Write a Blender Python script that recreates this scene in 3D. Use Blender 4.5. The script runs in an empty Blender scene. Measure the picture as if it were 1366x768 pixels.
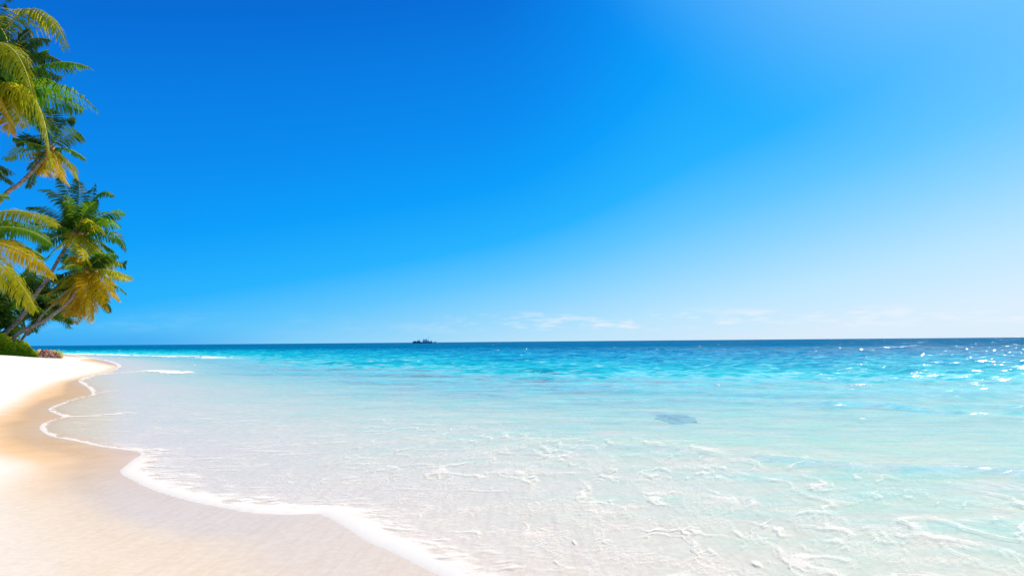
import bpy, math, random
import numpy as np
from mathutils import Vector, Matrix

S = bpy.context.scene
COL = S.collection
# ------------------------------------------------------------------ camera
CAM_H = 1.8
W_, H_, F_ = 1366.0, 768.0, 911.0
PITCH = math.atan(71.5 / F_)
ROLL = math.radians(0.49)
cp, sp = math.cos(PITCH), math.sin(PITCH)
fwd = np.array([0, cp, sp]); up0 = np.array([0, -sp, cp]); rt0 = np.array([1.0, 0, 0])
cr, sr = math.cos(ROLL), math.sin(ROLL)
rt = rt0 * cr - up0 * sr
up = up0 * cr + rt0 * sr
cd = bpy.data.cameras.new('camera'); cam = bpy.data.objects.new('camera', cd); COL.objects.link(cam)
cd.sensor_width = 36; cd.lens = 36 * F_ / W_; cd.clip_start = 0.05; cd.clip_end = 200000
cam.matrix_world = Matrix(((rt[0], up[0], -fwd[0], 0), (rt[1], up[1], -fwd[1], 0), (rt[2], up[2], -fwd[2], CAM_H), (0, 0, 0, 1)))
S.camera = cam
CAM = np.array([0, 0, CAM_H])

# ------------------------------------------------------------------ light
EXPOSURE = 0.45
SUN_AZ = math.radians(67)      # to the right of the view direction (+Y)
SUN_EL = math.radians(50)
S.view_settings.view_transform = 'Standard'; S.view_settings.look = 'None'
S.view_settings.gamma = 1; S.view_settings.use_curve_mapping = False
S.view_settings.exposure = EXPOSURE
sd = Vector((math.sin(SUN_AZ) * math.cos(SUN_EL), math.cos(SUN_AZ) * math.cos(SUN_EL), math.sin(SUN_EL)))
ld = bpy.data.lights.new('sun', 'SUN'); ld.energy = 4.3; ld.angle = math.radians(0.53); ld.color = (1.0, 0.90, 0.74)
lo = bpy.data.objects.new('sun', ld); COL.objects.link(lo); lo.location = (30, 30, 60)
lo.rotation_euler = sd.to_track_quat('Z', 'Y').to_euler()


def lin(c):
    return tuple(((v / 255) / 12.92 if v / 255 <= 0.04045 else ((v / 255 + 0.055) / 1.055) ** 2.4) for v in c)


class NT:
    """small node helper"""
    def __init__(s, tree):
        s.t = tree; s.n = tree.nodes; s.n.clear()
    def new(s, typ, **k):
        o = s.n.new(typ)
        for a, b in k.items():
            setattr(o, a, b)
        return o
    def put(s, sock, v):
        if v is None: return
        if hasattr(v, 'is_output'): s.t.links.new(v, sock)
        else:
            if isinstance(v, tuple) and len(v) == 3 and sock.type == 'RGBA': v = v + (1,)
            sock.default_value = v
    def m(s, op, a, b=None, c=None, clamp=False):
        o = s.new('ShaderNodeMath', operation=op, use_clamp=clamp)
        s.put(o.inputs[0], a); s.put(o.inputs[1], b)
        if c is not None: s.put(o.inputs[2], c)
        return o.outputs[0]
    def mr(s, v, a, b, c=0.0, d=1.0, smooth=True):
        o = s.new('ShaderNodeMapRange', interpolation_type='SMOOTHSTEP' if smooth else 'LINEAR')
        s.put(o.inputs['Value'], v)
        for k, x in (('From Min', a), ('From Max', b), ('To Min', c), ('To Max', d)): s.put(o.inputs[k], x)
        return o.outputs[0]
    def noise(s, vec, scale, detail=2, rough=0.5, dist=0.0, dim='3D', out=0):
        o = s.new('ShaderNodeTexNoise', noise_dimensions=dim)
        s.put(o.inputs['Vector'], vec); s.put(o.inputs['Scale'], scale); s.put(o.inputs['Detail'], detail)
        s.put(o.inputs['Roughness'], rough); s.put(o.inputs['Distortion'], dist)
        return o.outputs[out]
    def mapping(s, vec, loc=(0, 0, 0), rot=(0, 0, 0), scl=(1, 1, 1)):
        o = s.new('ShaderNodeMapping'); s.put(o.inputs[0], vec)
        o.inputs['Location'].default_value = loc; o.inputs['Rotation'].default_value = rot; o.inputs['Scale'].default_value = scl
        return o.outputs[0]
    def ramp(s, v, stops, interp='LINEAR'):
        o = s.new('ShaderNodeValToRGB'); s.put(o.inputs[0], v); r = o.color_ramp; r.interpolation = interp
        while len(r.elements) < len(stops): r.elements.new(0.5)
        for e, (p, c) in zip(r.elements, stops):
            e.position = p; e.color = tuple(c) + (1,)
        return o.outputs[0]
    def mixc(s, f, a, b, mode='MIX'):
        o = s.new('ShaderNodeMix', data_type='RGBA', blend_type=mode)
        s.put(o.inputs[0], f); s.put(o.inputs[6], a); s.put(o.inputs[7], b)
        return o.outputs[2]
    def mixs(s, f, a, b):
        o = s.new('ShaderNodeMixShader'); s.put(o.inputs[0], f); s.put(o.inputs[1], a); s.put(o.inputs[2], b)
        return o.outputs[0]
    def attr(s, name):
        return s.new('ShaderNodeAttribute', attribute_name=name).outputs['Fac']
    def bump(s, h, strength=1.0, dist=1.0, normal=None):
        o = s.new('ShaderNodeBump'); s.put(o.inputs['Strength'], strength); s.put(o.inputs['Distance'], dist)
        s.put(o.inputs['Height'], h); s.put(o.inputs['Normal'], normal)
        return o.outputs[0]


world = bpy.data.worlds.new('World'); S.world = world; world.use_nodes = True
w = NT(world.node_tree)
tc = w.new('ShaderNodeTexCoord').outputs['Generated']
sep = w.new('ShaderNodeSeparateXYZ'); w.put(sep.inputs[0], tc)
el = w.m('MULTIPLY', w.m('ARCSINE', sep.outputs[2]), 57.2958)
sky = w.new('ShaderNodeTexSky', sky_type='NISHITA')
sky.sun_disc = False; sky.sun_elevation = SUN_EL; sky.sun_rotation = SUN_AZ
sky.air_density = 1.0; sky.dust_density = 0.6; sky.ozone_density = 2.5
# air glow grows towards the horizon and towards the sun's side of the sky
tt = w.m('SUBTRACT', el, w.m('MULTIPLY', sep.outputs[0], 11.0))
K = 2 ** (-EXPOSURE)
def sk(c): return tuple(v * K for v in lin(c))
tt = w.m('SUBTRACT', tt, w.m('MULTIPLY', w.mr(sep.outputs[0], -0.06, 0.27), w.m('MULTIPLY', w.m('POWER', w.m('MAXIMUM', w.m('MINIMUM', el, 40.0), 0.0), 2.0), 0.0150)))
tn = w.mr(tt, -20, 70, smooth=False)
def tp(v): return (v + 20) / 90
skyc = w.ramp(tn, [(tp(-8), sk((233, 241, 254))), (tp(-4), sk((224, 239, 254))), (tp(-0.5), sk((193, 231, 255))), (tp(3), sk((143, 213, 255))),
                   (tp(5.5), sk((98, 198, 255))), (tp(8.5), sk((36, 178, 255))), (tp(13), sk((0, 158, 252))),
                   (tp(18), sk((0, 140, 242))), (tp(29), sk((0, 106, 214))), (tp(48), sk((0, 74, 160))), (tp(70), sk((0, 56, 125)))])
# veil of scattered light round the sun
dv = w.new('ShaderNodeVectorMath', operation='DOT_PRODUCT'); w.put(dv.inputs[0], tc); dv.inputs[1].default_value = (0.502, 0.498, 0.707)
ang = w.m('MULTIPLY', w.m('ARCCOSINE', dv.outputs['Value']), 57.2958)
skyc = w.mixc(w.mr(ang, 36, 14, 0.0, 0.85), skyc, sk((150, 212, 255)))
# thin bank of cloud low over the horizon
az = w.m('MULTIPLY', w.m('ARCTAN2', sep.outputs[0], sep.outputs[1]), 57.2958)
cv = w.new('ShaderNodeCombineXYZ'); w.put(cv.inputs[0], w.m('MULTIPLY', az, 0.22)); w.put(cv.inputs[1], w.m('MULTIPLY', el, 1.1))
cn = w.noise(cv.outputs[0], 2.2, 6, 0.62)
cn2 = w.noise(cv.outputs[0], 0.55, 1, 0.5)
cl = w.mr(w.m('ADD', w.m('MULTIPLY', cn, 0.6), w.m('MULTIPLY', cn2, 0.5)), 0.52, 0.68)
win = w.m('MULTIPLY', w.mr(el, 0.55, 1.2), w.mr(el, 2.7, 1.9))
cl = w.m('MULTIPLY', w.m('MULTIPLY', cl, win), w.mr(az, -12, 7, 0.05, 0.75))
skyc = w.mixc(cl, skyc, sk((240, 244, 255)))
# a touch of mauve haze right on the horizon
skyc = w.mixc(w.m('MULTIPLY', w.mr(el, 1.6, 0.0, 0.0, 0.5), w.mr(az, -16, -30)), skyc, sk((0, 146, 240)))
nish = w.mixc(1.0, sky.outputs[0], (0.02, 0.085, 0.12), 'MULTIPLY')
final = w.mixc(0.07, skyc, nish)
bg = w.new('ShaderNodeBackground'); w.put(bg.inputs[0], final); bg.inputs[1].default_value = 1.0
wo = w.new('ShaderNodeOutputWorld'); w.t.links.new(bg.outputs[0], wo.inputs[0])


# ------------------------------------------------------------------ helpers
def ray(px, py):
    d = fwd * F_ + rt * (px - W_ / 2) + up * (H_ / 2 - py)
    return d / np.linalg.norm(d)

def P(px, py, Y):
    """world point seen at a photo pixel, Y metres ahead"""
    d = ray(px, py); return CAM + d * (Y / d[1])

def sstep(a, b, x):
    t = np.clip((x - a) / (b - a), 0, 1); return t * t * (3 - 2 * t)

def segdist(pts, X, Y, signed=False):
    """distance (and side: + = right-hand/sea side) from a polyline"""
    best = np.full(X.shape, 1e18); side = np.ones(X.shape); al = np.zeros(X.shape)
    for i in range(len(pts) - 1):
        ax, ay = pts[i]; bx, by = pts[i + 1]
        dx, dy = bx - ax, by - ay; L2 = dx * dx + dy * dy
        t = np.clip(((X - ax) * dx + (Y - ay) * dy) / L2, 0, 1)
        ex, ey = X - (ax + t * dx), Y - (ay + t * dy)
        d2 = ex * ex + ey * ey
        m = d2 < best - 1e-9
        cr_ = dx * (Y - ay) - dy * (X - ax)
        best = np.where(m, d2, best)
        side = np.where(m, np.where(cr_ < 0, 1.0, -1.0), side)
        al = np.where(m, t + i, al)
    d = np.sqrt(best)
    return (d * side if signed else d), al

def ground_pt(px, py, z=0.0):
    d = ray(px, py); t = (z - CAM_H) / d[2]; p = CAM + d * t; return (p[0], p[1])

def smooth_poly(pts, n=4):
    """Catmull-Rom through the points"""
    out = []
    P_ = [pts[0]] + list(pts) + [pts[-1]]
    for i in range(1, len(P_) - 2):
        p0, p1, p2, p3 = (np.array(P_[i + k]) for k in (-1, 0, 1, 2))
        for k in range(n):
            t = k / n
            out.append(tuple(0.5 * ((2 * p1) + (-p0 + p2) * t + (2 * p0 - 5 * p1 + 4 * p2 - p3) * t * t + (-p0 + 3 * p1 - 3 * p2 + p3) * t ** 3)))
    out.append(tuple(pts[-1])); return out

shore_px = [(592, 770), (545, 747), (500, 727), (467, 707), (432, 687), (399, 686), (345, 685), (297, 677), (257, 669), (225, 660),
            (199, 651), (177, 640), (161, 631), (164, 624), (176, 614), (189, 604), (168, 600), (132, 595), (100, 588), (66, 581),
            (54, 573), (55, 566), (68, 560), (84, 556), (70, 550), (65, 545), (80, 538), (105, 530), (122, 526), (116, 516),
            (104, 507), (124, 500), (148, 494), (156, 487), (138, 480.5), (112, 476.5), (95, 473.5), (84, 471.6)]
shore = [(14, -26), (7.5, -9), (3.6, -1), (1.7, 2.4)] + [ground_pt(*p) for p in shore_px[1:]]
lx, ly = shore[-1]
shore = smooth_poly(shore, 3) + [(lx - 60, ly + 50), (lx - 400, ly + 60), (-40000, 2000)]
shore[0:0] = [(400, -500)]

drop_px = [(95, 472.0), (180, 474), (280, 477.5), (360, 484), (425, 493), (520, 497), (650, 503), (900, 509), (1366, 515)]
drop = [(-40000, 2600), (-600, 330), (-180, 200)] + smooth_poly([ground_pt(*p) for p in drop_px], 3) + [(45, 18), (90, -30), (400, -300)]

def fields(X, Y):
    ds, _ = segdist(shore, X, Y, True)
    # 'drop' runs from far left to near right: the sea side is its left-hand side
    dd, _ = segdist(drop, X, Y, True); dd = -dd
    return ds, dd

rng = np.random.RandomState(7)
def vnoise(X, Y, seed, n=10, wl=(1, 4)):
    r = np.random.RandomState(seed); o = np.zeros(X.shape)
    for _ in range(n):
        a = r.uniform(0, 2 * math.pi); k = 2 * math.pi / math.exp(r.uniform(math.log(wl[0]), math.log(wl[1])))
        o += np.sin(X * math.cos(a) * k + Y * math.sin(a) * k + r.uniform(0, 6.28))
    return o / math.sqrt(n)

def depth_of(ds, dd, X, Y):
    """water depth (m) on the sea side"""
    s = np.clip(ds, 0, None)
    inner = 0.42 * np.clip(s / np.maximum(s - np.minimum(dd, -0.01), 0.01), 0, 1) ** 0.9
    outer = 0.42 + 0.045 * np.clip(dd, 0, None) ** 1.0
    d = np.where(dd < 0, inner, outer)
    d = d * (1 + 0.10 * vnoise(X, Y, 11, 8, (6, 30)) * sstep(-6, 10, dd))
    return np.minimum(d, 12)

def land_of(ds, X, Y):
    n = np.clip(-ds, 0, None)
    z = 0.035 * n + 0.057 * (np.log1p(np.exp(-(2.5 - n) / 0.6)) * 0.6 - 0.0093) ; z = np.where(n > 10, 0.0, 1.0) * z + np.where(n > 10, 0.7775 + 0.0 * n, 0.0)
    z = z * (1 + 0.03 * vnoise(X, Y, 21, 8, (4, 12)) * sstep(2, 6, n)) + 0.012 * vnoise(X, Y, 22, 8, (1.2, 4)) * sstep(1.5, 5, n)
    z += 0.004 * vnoise(X, Y, 23, 10, (0.5, 2.0)) * sstep(0.2, 1.2, n) * sstep(60, 20, np.abs(Y))
    return z

def ground_z(x, y):
    X = np.array([float(x)]); Y = np.array([float(y)]); ds, dd = fields(X, Y)
    return float(land_of(ds, X, Y)[0]) if ds[0] < 0 else -0.24 * float(depth_of(ds, dd, X, Y)[0])

def fan(nr, na, r0, r1, amax=68, o=(0, -6)):
    """grid that is fine by the near shore and coarse out at sea"""
    r = r0 * (r1 / r0) ** (np.arange(nr) / (nr - 1))
    a = np.radians(np.linspace(-amax, amax, na))
    R, A = np.meshgrid(r, a, indexing='ij')
    return o[0] + R * np.sin(A), o[1] + R * np.cos(A), R

def grid_mesh(name, X, Y, Z, attrs, mat, keep=None):
    nr, na = X.shape
    co = np.stack([X, Y, Z], -1).reshape(-1, 3).astype(np.float32)
    idx = np.arange(nr * na).reshape(nr, na)
    q = np.stack([idx[:-1, :-1], idx[:-1, 1:], idx[1:, 1:], idx[1:, :-1]], -1).reshape(-1, 4)
    q = q[:, ::-1]
    if keep is not None:
        k = keep.reshape(-1); q = q[k[q].any(1)]
        used = np.zeros(len(co), bool); used[q.reshape(-1)] = True
        rm = np.cumsum(used) - 1; q = rm[q]; co = co[used]
        attrs = {a: b.reshape(-1)[used] for a, b in attrs.items()}
    me = bpy.data.meshes.new(name)
    me.vertices.add(len(co)); me.vertices.foreach_set('co', co.reshape(-1))
    me.loops.add(q.size); me.loops.foreach_set('vertex_index', q.reshape(-1).astype(np.int32))
    me.polygons.add(len(q)); me.polygons.foreach_set('loop_start', np.arange(0, q.size, 4, dtype=np.int32))
    me.polygons.foreach_set('loop_total', np.full(len(q), 4, np.int32))
    me.update(calc_edges=True)
    me.polygons.foreach_set('use_smooth', np.ones(len(q), bool))
    for a, b in attrs.items():
        at = me.attributes.new(a, 'FLOAT', 'POINT'); at.data.foreach_set('value', b.reshape(-1).astype(np.float32))
    me.materials.append(mat); me.update()
    ob = bpy.data.objects.new(name, me); COL.objects.link(ob); return ob

def material(name):
    m = bpy.data.materials.new(name); m.use_nodes = True; return m, NT(m.node_tree)

def out(n, s, disp=None):
    o = n.new('ShaderNodeOutputMaterial'); n.put(o.inputs[0], s)

# ------------------------------------------------------------------ sand
m_sand, n = material('sand')
pos = n.new('ShaderNodeNewGeometry').outputs['Position']
wet = n.attr('wet'); shine = n.attr('shine')
g1 = n.noise(pos, 260, 3, 0.7); g2 = n.noise(pos, 1.6, 4, 0.6); g3 = n.noise(pos, 14, 4, 0.6)
wv = n.noise(n.mapping(pos, rot=(0, 0, math.radians(-32)), scl=(4.0, 0.35, 1)), 2.2, 4, 0.6)
wetv = n.m('ADD', wet, n.m('MULTIPLY', n.m('SUBTRACT', wv, 0.5), 0.35), clamp=True)
dry = n.mixc(n.mr(g1, 0.35, 0.7), (0.74, 0.655, 0.55), (0.84, 0.775, 0.69))
dry = n.mixc(n.mr(g3, 0.6, 0.8, 0, 0.07), dry, (0.60, 0.51, 0.41))
wc = n.mixc(n.mr(g2, 0.35, 0.7), (0.67, 0.40, 0.175), (0.73, 0.47, 0.24))
wc = n.mixc(n.mr(g1, 0.3, 0.75, 0, 0.35), wc, (0.72, 0.58, 0.44))
bed = n.mixc(n.mr(g3, 0.3, 0.75), (0.60, 0.515, 0.42), (0.665, 0.58, 0.485))
c = n.mixc(wetv, dry, wc)
c = n.mixc(n.attr('pale'), c, bed)
c = n.mixc(n.attr('under'), c, n.mixc(n.mr(g3, 0.3, 0.7), (0.68, 0.56, 0.425), (0.78, 0.665, 0.525)))
stri = n.noise(n.mapping(pos, rot=(0, 0, math.radians(-30)), scl=(7.0, 0.5, 1)), 2.0, 5, 0.7)
gr = n.noise(pos, 75, 2, 0.6)
c = n.mixc(n.m('MULTIPLY', n.mr(stri, 0.45, 0.72), n.m('MULTIPLY', wetv, 0.28)), c, (0.50, 0.36, 0.23))
c = n.mixc(n.mr(gr, 0.52, 0.75, 0, 0.22), c, (0.46, 0.35, 0.25))
# specks of shell and small debris
vo = n.new('ShaderNodeTexVoronoi'); n.put(vo.inputs['Vector'], pos); vo.inputs['Scale'].default_value = 5.0
sp_ = n.m('MULTIPLY', n.mr(vo.outputs['Distance'], 0.05, 0.02), n.mr(n.noise(pos, 3.1, 1), 0.58, 0.66))
c = n.mixc(n.m('MULTIPLY', sp_, 0.7), c, (0.32, 0.22, 0.15))
h = n.m('ADD', n.m('MULTIPLY', g1, 0.0008), n.m('MULTIPLY', g3, 0.0012))
h = n.m('ADD', h, n.m('MULTIPLY', g2, 0.008))
bs = n.mr(wetv, 0.3, 0.9, 1.0, 0.22)
b = n.new('ShaderNodeBsdfPrincipled'); n.put(b.inputs['Base Color'], c)
n.put(b.inputs['Roughness'], n.mr(shine, 0, 1, 0.9, 0.26)); n.put(b.inputs['Specular IOR Level'], n.mr(shine, 0, 1, 0.05, 0.10))
n.put(b.inputs['Normal'], n.bump(h, bs, 1.0)); out(n, b.outputs[0])

X, Y, R = fan(620, 560, 2.5, 60000, 76)
ds, dd = fields(X, Y)
dpt = depth_of(ds, dd, X, Y)
Z = np.where(ds < 0, land_of(ds, X, Y), -dpt * (0.24 + 0.76 * sstep(0.35, 1.1, dpt)))
# dry / wet boundary traced on the beach
dry_px = [(150, 487), (137, 493), (108, 499), (76, 506), (44, 520), (12, 537), (-40, 562)]
dry_l = [ground_pt(x, y, 0.12) for x, y in dry_px]
dry_l = [(-75, 112), (-60, 98), (-52, 82)] + dry_l + [(-9.0, 11.5)] + [ground_pt(x, y, 0.1) for x, y in [(28, 618), (-5, 655), (25, 700), (62, 740), (60, 775)]] + [(-3.0, 2.0), (2, -6), (8, -26)]
dl, _ = segdist(dry_l, X, Y, True)     # runs towards the camera: sea side is on its left
wid = 0.10 + 0.03 * np.clip(Y, 0, 60)
wet = sstep(-wid * .35 - 0.12, wid * .35 + 0.35, -dl)
wet = np.where(ds < 0, wet, 1.0)
shine = sstep(-1.6, -0.1, ds) * 0.8 + 0.45 * wet
shine = np.clip(shine * sstep(-0.5, 1.2, -dl), 0, 1)
pale = np.maximum(sstep(-0.5, 0.1, ds) * 0.35, sstep(-0.1, 1.6, ds)) * 1.0
# the near part of the wet beach is paler
pale = np.maximum(pale, 0.85 * sstep(12.5, 7.0, Y) * sstep(-7, -1.5, X + 0.4 * Y))
sand = grid_mesh('sand', X, Y, Z, {'under': sstep(-0.1, 0.5, ds), 'wet': wet, 'shine': shine, 'pale': np.clip(pale, 0, 1)}, m_sand)
sand['kind'] = 'structure'

# ------------------------------------------------------------------ sea
m_sea, n = material('sea_water')
pos = n.new('ShaderNodeNewGeometry').outputs['Position']
D = n.attr('depth'); fl = n.attr('foam_edge'); fz = n.attr('foam_zone'); far = n.attr('far'); stre = n.attr('streak')
flat = n.mapping(pos, scl=(1, 1, 0))
dvar = n.noise(n.mapping(flat, scl=(0.35, 1, 1)), 0.12, 4, 0.6)
mid_c = n.noise(n.mapping(flat, rot=(0, 0, math.radians(7)), scl=(0.55, 1.7, 1)), 1.0, 4, 0.62)
mid_c2 = n.noise(n.mapping(flat, rot=(0, 0, math.radians(-9)), scl=(1.6, 4.5, 1)), 1.0, 3, 0.6)
Dv = n.m('MULTIPLY', D, n.mr(dvar, 0.25, 0.75, 0.78, 1.22, False))
Dv = n.m('MULTIPLY', Dv, n.m('ADD', n.mr(mid_c, 0.34, 0.68, 0.42, 1.60, False), n.mr(mid_c2, 0.32, 0.68, -0.36, 0.42, False)))  # light and dark of the ripples painted in through the depth colour
dn = n.m('DIVIDE', Dv, 8.0)
body = n.ramp(dn, [(0.0, (0.70, 0.86, 0.80)), (0.03, (0.56, 0.88, 0.84)), (0.058, (0.32, 0.84, 0.79)), (0.10, (0.02, 0.60, 0.58)),
                   (0.17, (0.004, 0.46, 0.50)), (0.34, (0.002, 0.25, 0.42)), (0.60, (0.0, 0.13, 0.28)), (1.0, (0.0, 0.12, 0.27))])
tint = n.ramp(dn, [(0.0, (1, 1, 1)), (0.010, (0.965, 0.995, 0.98)), (0.024, (0.82, 0.985, 0.95)), (0.038, (0.68, 0.97, 0.945)), (0.058, (0.56, 0.955, 0.95)), (0.12, (0.45, 0.93, 0.96)), (0.5, (0.1, 0.7, 0.85))])
Da = n.m('MULTIPLY', n.m('ADD', D, Dv), 0.5)
a = n.m('SUBTRACT', 1.0, n.m('POWER', 2.718, n.m('ADD', n.m('MULTIPLY', Da, -1.0), n.m('MULTIPLY', n.m('POWER', Da, 3.0), -9.0))))
# bump: several wave lengths, each one legible at its own distance
def wn(rot, scl, s, det=3): return n.noise(n.mapping(flat, rot=(0, 0, math.radians(rot)), scl=scl), s, det, 0.55)
hh = n.m('MULTIPLY', wn(8, (0.45, 1, 1), 9.0), 0.012)
hh = n.m('ADD', hh, n.m('MULTIPLY', wn(-6, (0.4, 1, 1), 2.6), 0.10))
hh = n.m('ADD', hh, n.m('MULTIPLY', wn(4, (0.4, 1, 1), 0.8), 0.30))
hh = n.m('ADD', hh, n.m('MULTIPLY', n.m('MULTIPLY', wn(0, (0.5, 1, 1), 0.22, 4), 0.9), far))
hh = n.m('ADD', hh, n.m('MULTIPLY', n.m('MULTIPLY', wn(3, (0.5, 1, 1), 0.05, 4), 4.0), n.m('MULTIPLY', far, far)))
st = wn(55, (0.22, 1, 1), 6.0, 2)
hh = n.m('ADD', n.m('MULTIPLY', hh, n.mr(D, 0.0, 0.35, 0.12, 1.0)), n.m('MULTIPLY', n.m('MULTIPLY', st, stre), 0.012))
nb = n.bump(hh, 1.0, 1.0)
# far off, single wave facets: too fine for bump differentials
fcol = n.noise(n.mapping(flat, scl=(2.0, 0.12, 1)), 1.0, 4, 0.7, out=1)
fcol = n.mixc(n.attr('vfar'), fcol, n.noise(n.mapping(flat, scl=(0.34, 0.012, 1)), 1.0, 4, 0.7, out=1))
vm = n.new('ShaderNodeVectorMath', operation='SUBTRACT'); n.put(vm.inputs[0], fcol); vm.inputs[1].default_value = (0.5, 0.5, 0.5)
vs_ = n.new('ShaderNodeVectorMath', operation='MULTIPLY'); n.put(vs_.inputs[0], vm.outputs[0]); vs_.inputs[1].default_value = (4.2, 5.2, 0.0)
vf = n.new('ShaderNodeVectorMath', operation='SCALE'); n.put(vf.inputs[0], vs_.outputs[0]); n.put(vf.inputs['Scale'], n.attr('glit'))
my = n.m('MULTIPLY', n.m('ADD', n.m('MULTIPLY', n.m('SUBTRACT', mid_c, 0.5), 1.0), n.m('MULTIPLY', n.m('SUBTRACT', mid_c2, 0.5), 0.55)), n.mr(D, 0.12, 0.32))
mv = n.new('ShaderNodeCombineXYZ'); n.put(mv.inputs[1], my)
va0 = n.new('ShaderNodeVectorMath', operation='ADD'); n.put(va0.inputs[0], mv.outputs[0]); n.put(va0.inputs[1], vf.outputs[0])
va = n.new('ShaderNodeVectorMath', operation='ADD'); n.put(va.inputs[0], va0.outputs[0]); n.put(va.inputs[1], nb)
vn = n.new('ShaderNodeVectorMath', operation='NORMALIZE'); n.put(vn.inputs[0], va.outputs[0]); ng = vn.outputs[0]
fr = n.new('ShaderNodeFresnel'); fr.inputs['IOR'].default_value = 1.33; n.put(fr.inputs['Normal'], ng)
frf = n.m('MINIMUM', n.m('MULTIPLY', fr.outputs[0], n.mr(D, 0.05, 0.35, 0.09, 0.46)), n.mr(far, 0, 1, 0.45, 0.05))
glo = n.new('ShaderNodeBsdfGlossy'); glo.distribution = 'GGX'; n.put(glo.inputs['Roughness'], n.mr(far, 0, 0.6, 0.16, 0.08)); n.put(glo.inputs['Normal'], ng)
glo.inputs['Color'].default_value = (1, 1, 1, 1)
dif = n.new('ShaderNodeBsdfDiffuse'); n.put(dif.inputs['Color'], body); n.put(dif.inputs['Normal'], nb)
tr = n.new('ShaderNodeBsdfTransparent'); n.put(tr.inputs['Color'], tint)
sh = n.mixs(a, tr.outputs[0], dif.outputs[0])
sh = n.mixs(frf, sh, glo.outputs[0])
# foam: a lace of bubbles, denser at the swash edge
wc_ = n.noise(flat, 1.3, 3, 0.6, out=1)
wc_ = n.new('ShaderNodeVectorMath', operation='MULTIPLY_ADD'); 
nz = n.noise(flat, 1.1, 4, 0.6, out=1)
n.put(wc_.inputs[0], nz); wc_.inputs[1].default_value = (0.55, 0.55, 0); n.put(wc_.inputs[2], flat)
warp = wc_.outputs[0]
def lace(scale, wdt, ratio=(0.8, 1, 1), rot=20):
    v = n.new('ShaderNodeTexVoronoi', feature='DISTANCE_TO_EDGE'); n.put(v.inputs['Vector'], n.mapping(warp, rot=(0, 0, math.radians(rot)), scl=ratio))
    v.inputs['Scale'].default_value = scale
    wd = n.m('MULTIPLY', n.mr(n.noise(flat, 2.3, 4, 0.65), 0.36, 0.72, 0.12, 1.0), wdt)
    return n.m('SUBTRACT', 1.0, n.m('DIVIDE', v.outputs['Distance'], wd), clamp=True)
fine = n.noise(flat, 26, 5, 0.7)
def ridge(scale, wdt, loc, det=2, rot=0.35):
    v = n.noise(n.mapping(warp, loc=loc, rot=(0, 0, rot), scl=(1.0, 0.62, 1)), scale, det, 0.42)
    wd = n.m('MULTIPLY', n.mr(n.noise(flat, 2.4, 4, 0.6), 0.35, 0.68, 0.15, 1.0), wdt)
    return n.mr(n.m('DIVIDE', n.m('ABSOLUTE', n.m('SUBTRACT', v, 0.5)), wd), 1.0, 0.35)
l1 = n.m('MULTIPLY', ridge(1.25, 0.034, (0, 0, 0)), n.mr(n.noise(flat, 0.7, 3, 0.6), 0.46, 0.61))
l2 = n.m('MULTIPLY', ridge(2.6, 0.038, (7, 3, 0), 2, -0.3), n.mr(n.noise(n.mapping(flat, loc=(5, 3, 0)), 1.0, 3, 0.6), 0.48, 0.61, 0, 0.85))
l3 = n.m('MULTIPLY', ridge(6.5, 0.07, (2, 9, 0), 2, 0.9), n.mr(n.noise(n.mapping(flat, loc=(1, 8, 0)), 1.3, 3, 0.6), 0.54, 0.66, 0, 0.6))
l2 = n.m('MAXIMUM', l2, l3)
st2 = n.mr(n.noise(n.mapping(warp, rot=(0, 0, math.radians(52)), scl=(0.30, 2.2, 1)), 2.6, 5, 0.65), 0.54, 0.68)
st3 = n.mr(n.noise(n.mapping(warp, rot=(0, 0, math.radians(8)), scl=(0.35, 1.6, 1)), 1.6, 5, 0.65), 0.56, 0.72, 0, 0.8)
veil = n.m('MULTIPLY', n.m('MULTIPLY', ridge(1.25, 0.13, (0, 0, 0)), n.mr(fine, 0.42, 0.60)), 0.42)
l1 = n.m('MAXIMUM', l1, veil)
lz = n.m('MULTIPLY', n.m('MAXIMUM', l1, n.m('MAXIMUM', l2, n.m('MULTIPLY', st3, 0.35))), fz)
lz = n.m('MAXIMUM', lz, n.m('MULTIPLY', n.m('MULTIPLY', st2, stre), 0.62))
edge = n.m('SUBTRACT', fl, n.m('MULTIPLY', n.m('SUBTRACT', 1.0, fl), n.m('MULTIPLY', fine, 0.6)), clamp=True)
cap = n.m('MULTIPLY', n.attr('cap'), n.mr(n.noise(n.mapping(flat, scl=(0.42, 0.12, 1)), 10, 4, 0.75), 0.52, 0.64, 0, 0.7))
rimn = n.mr(n.noise(n.mapping(warp, rot=(0, 0, math.radians(48)), scl=(0.45, 1.5, 1)), 6.5, 6, 0.72), 0.40, 0.60)
edge = n.m('MAXIMUM', edge, n.m('MULTIPLY', n.attr('rim'), n.m('MAXIMUM', rimn, n.m('SUBTRACT', n.m('MULTIPLY', n.attr('rim'), 1.6), 0.7))))
foam = n.m('MAXIMUM', n.m('MAXIMUM', edge, cap), n.m('MULTIPLY', lz, n.mr(fine, 0.30, 0.58, 0.35, 1.0)))
foam = n.m('MAXIMUM', n.mr(foam, 0.04, 0.75, 0, 0.58, False), n.mr(edge, 0.15, 0.8, 0, 0.85))
fd = n.new('ShaderNodeBsdfDiffuse'); fd.inputs['Color'].default_value = (0.94, 0.905, 0.85, 1)
ft = n.new('ShaderNodeBsdfTranslucent'); ft.inputs['Color'].default_value = (0.9, 0.9, 0.88, 1)
sh = n.mixs(foam, sh, n.mixs(0.25, fd.outputs[0], ft.outputs[0])); out(n, sh)

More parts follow.
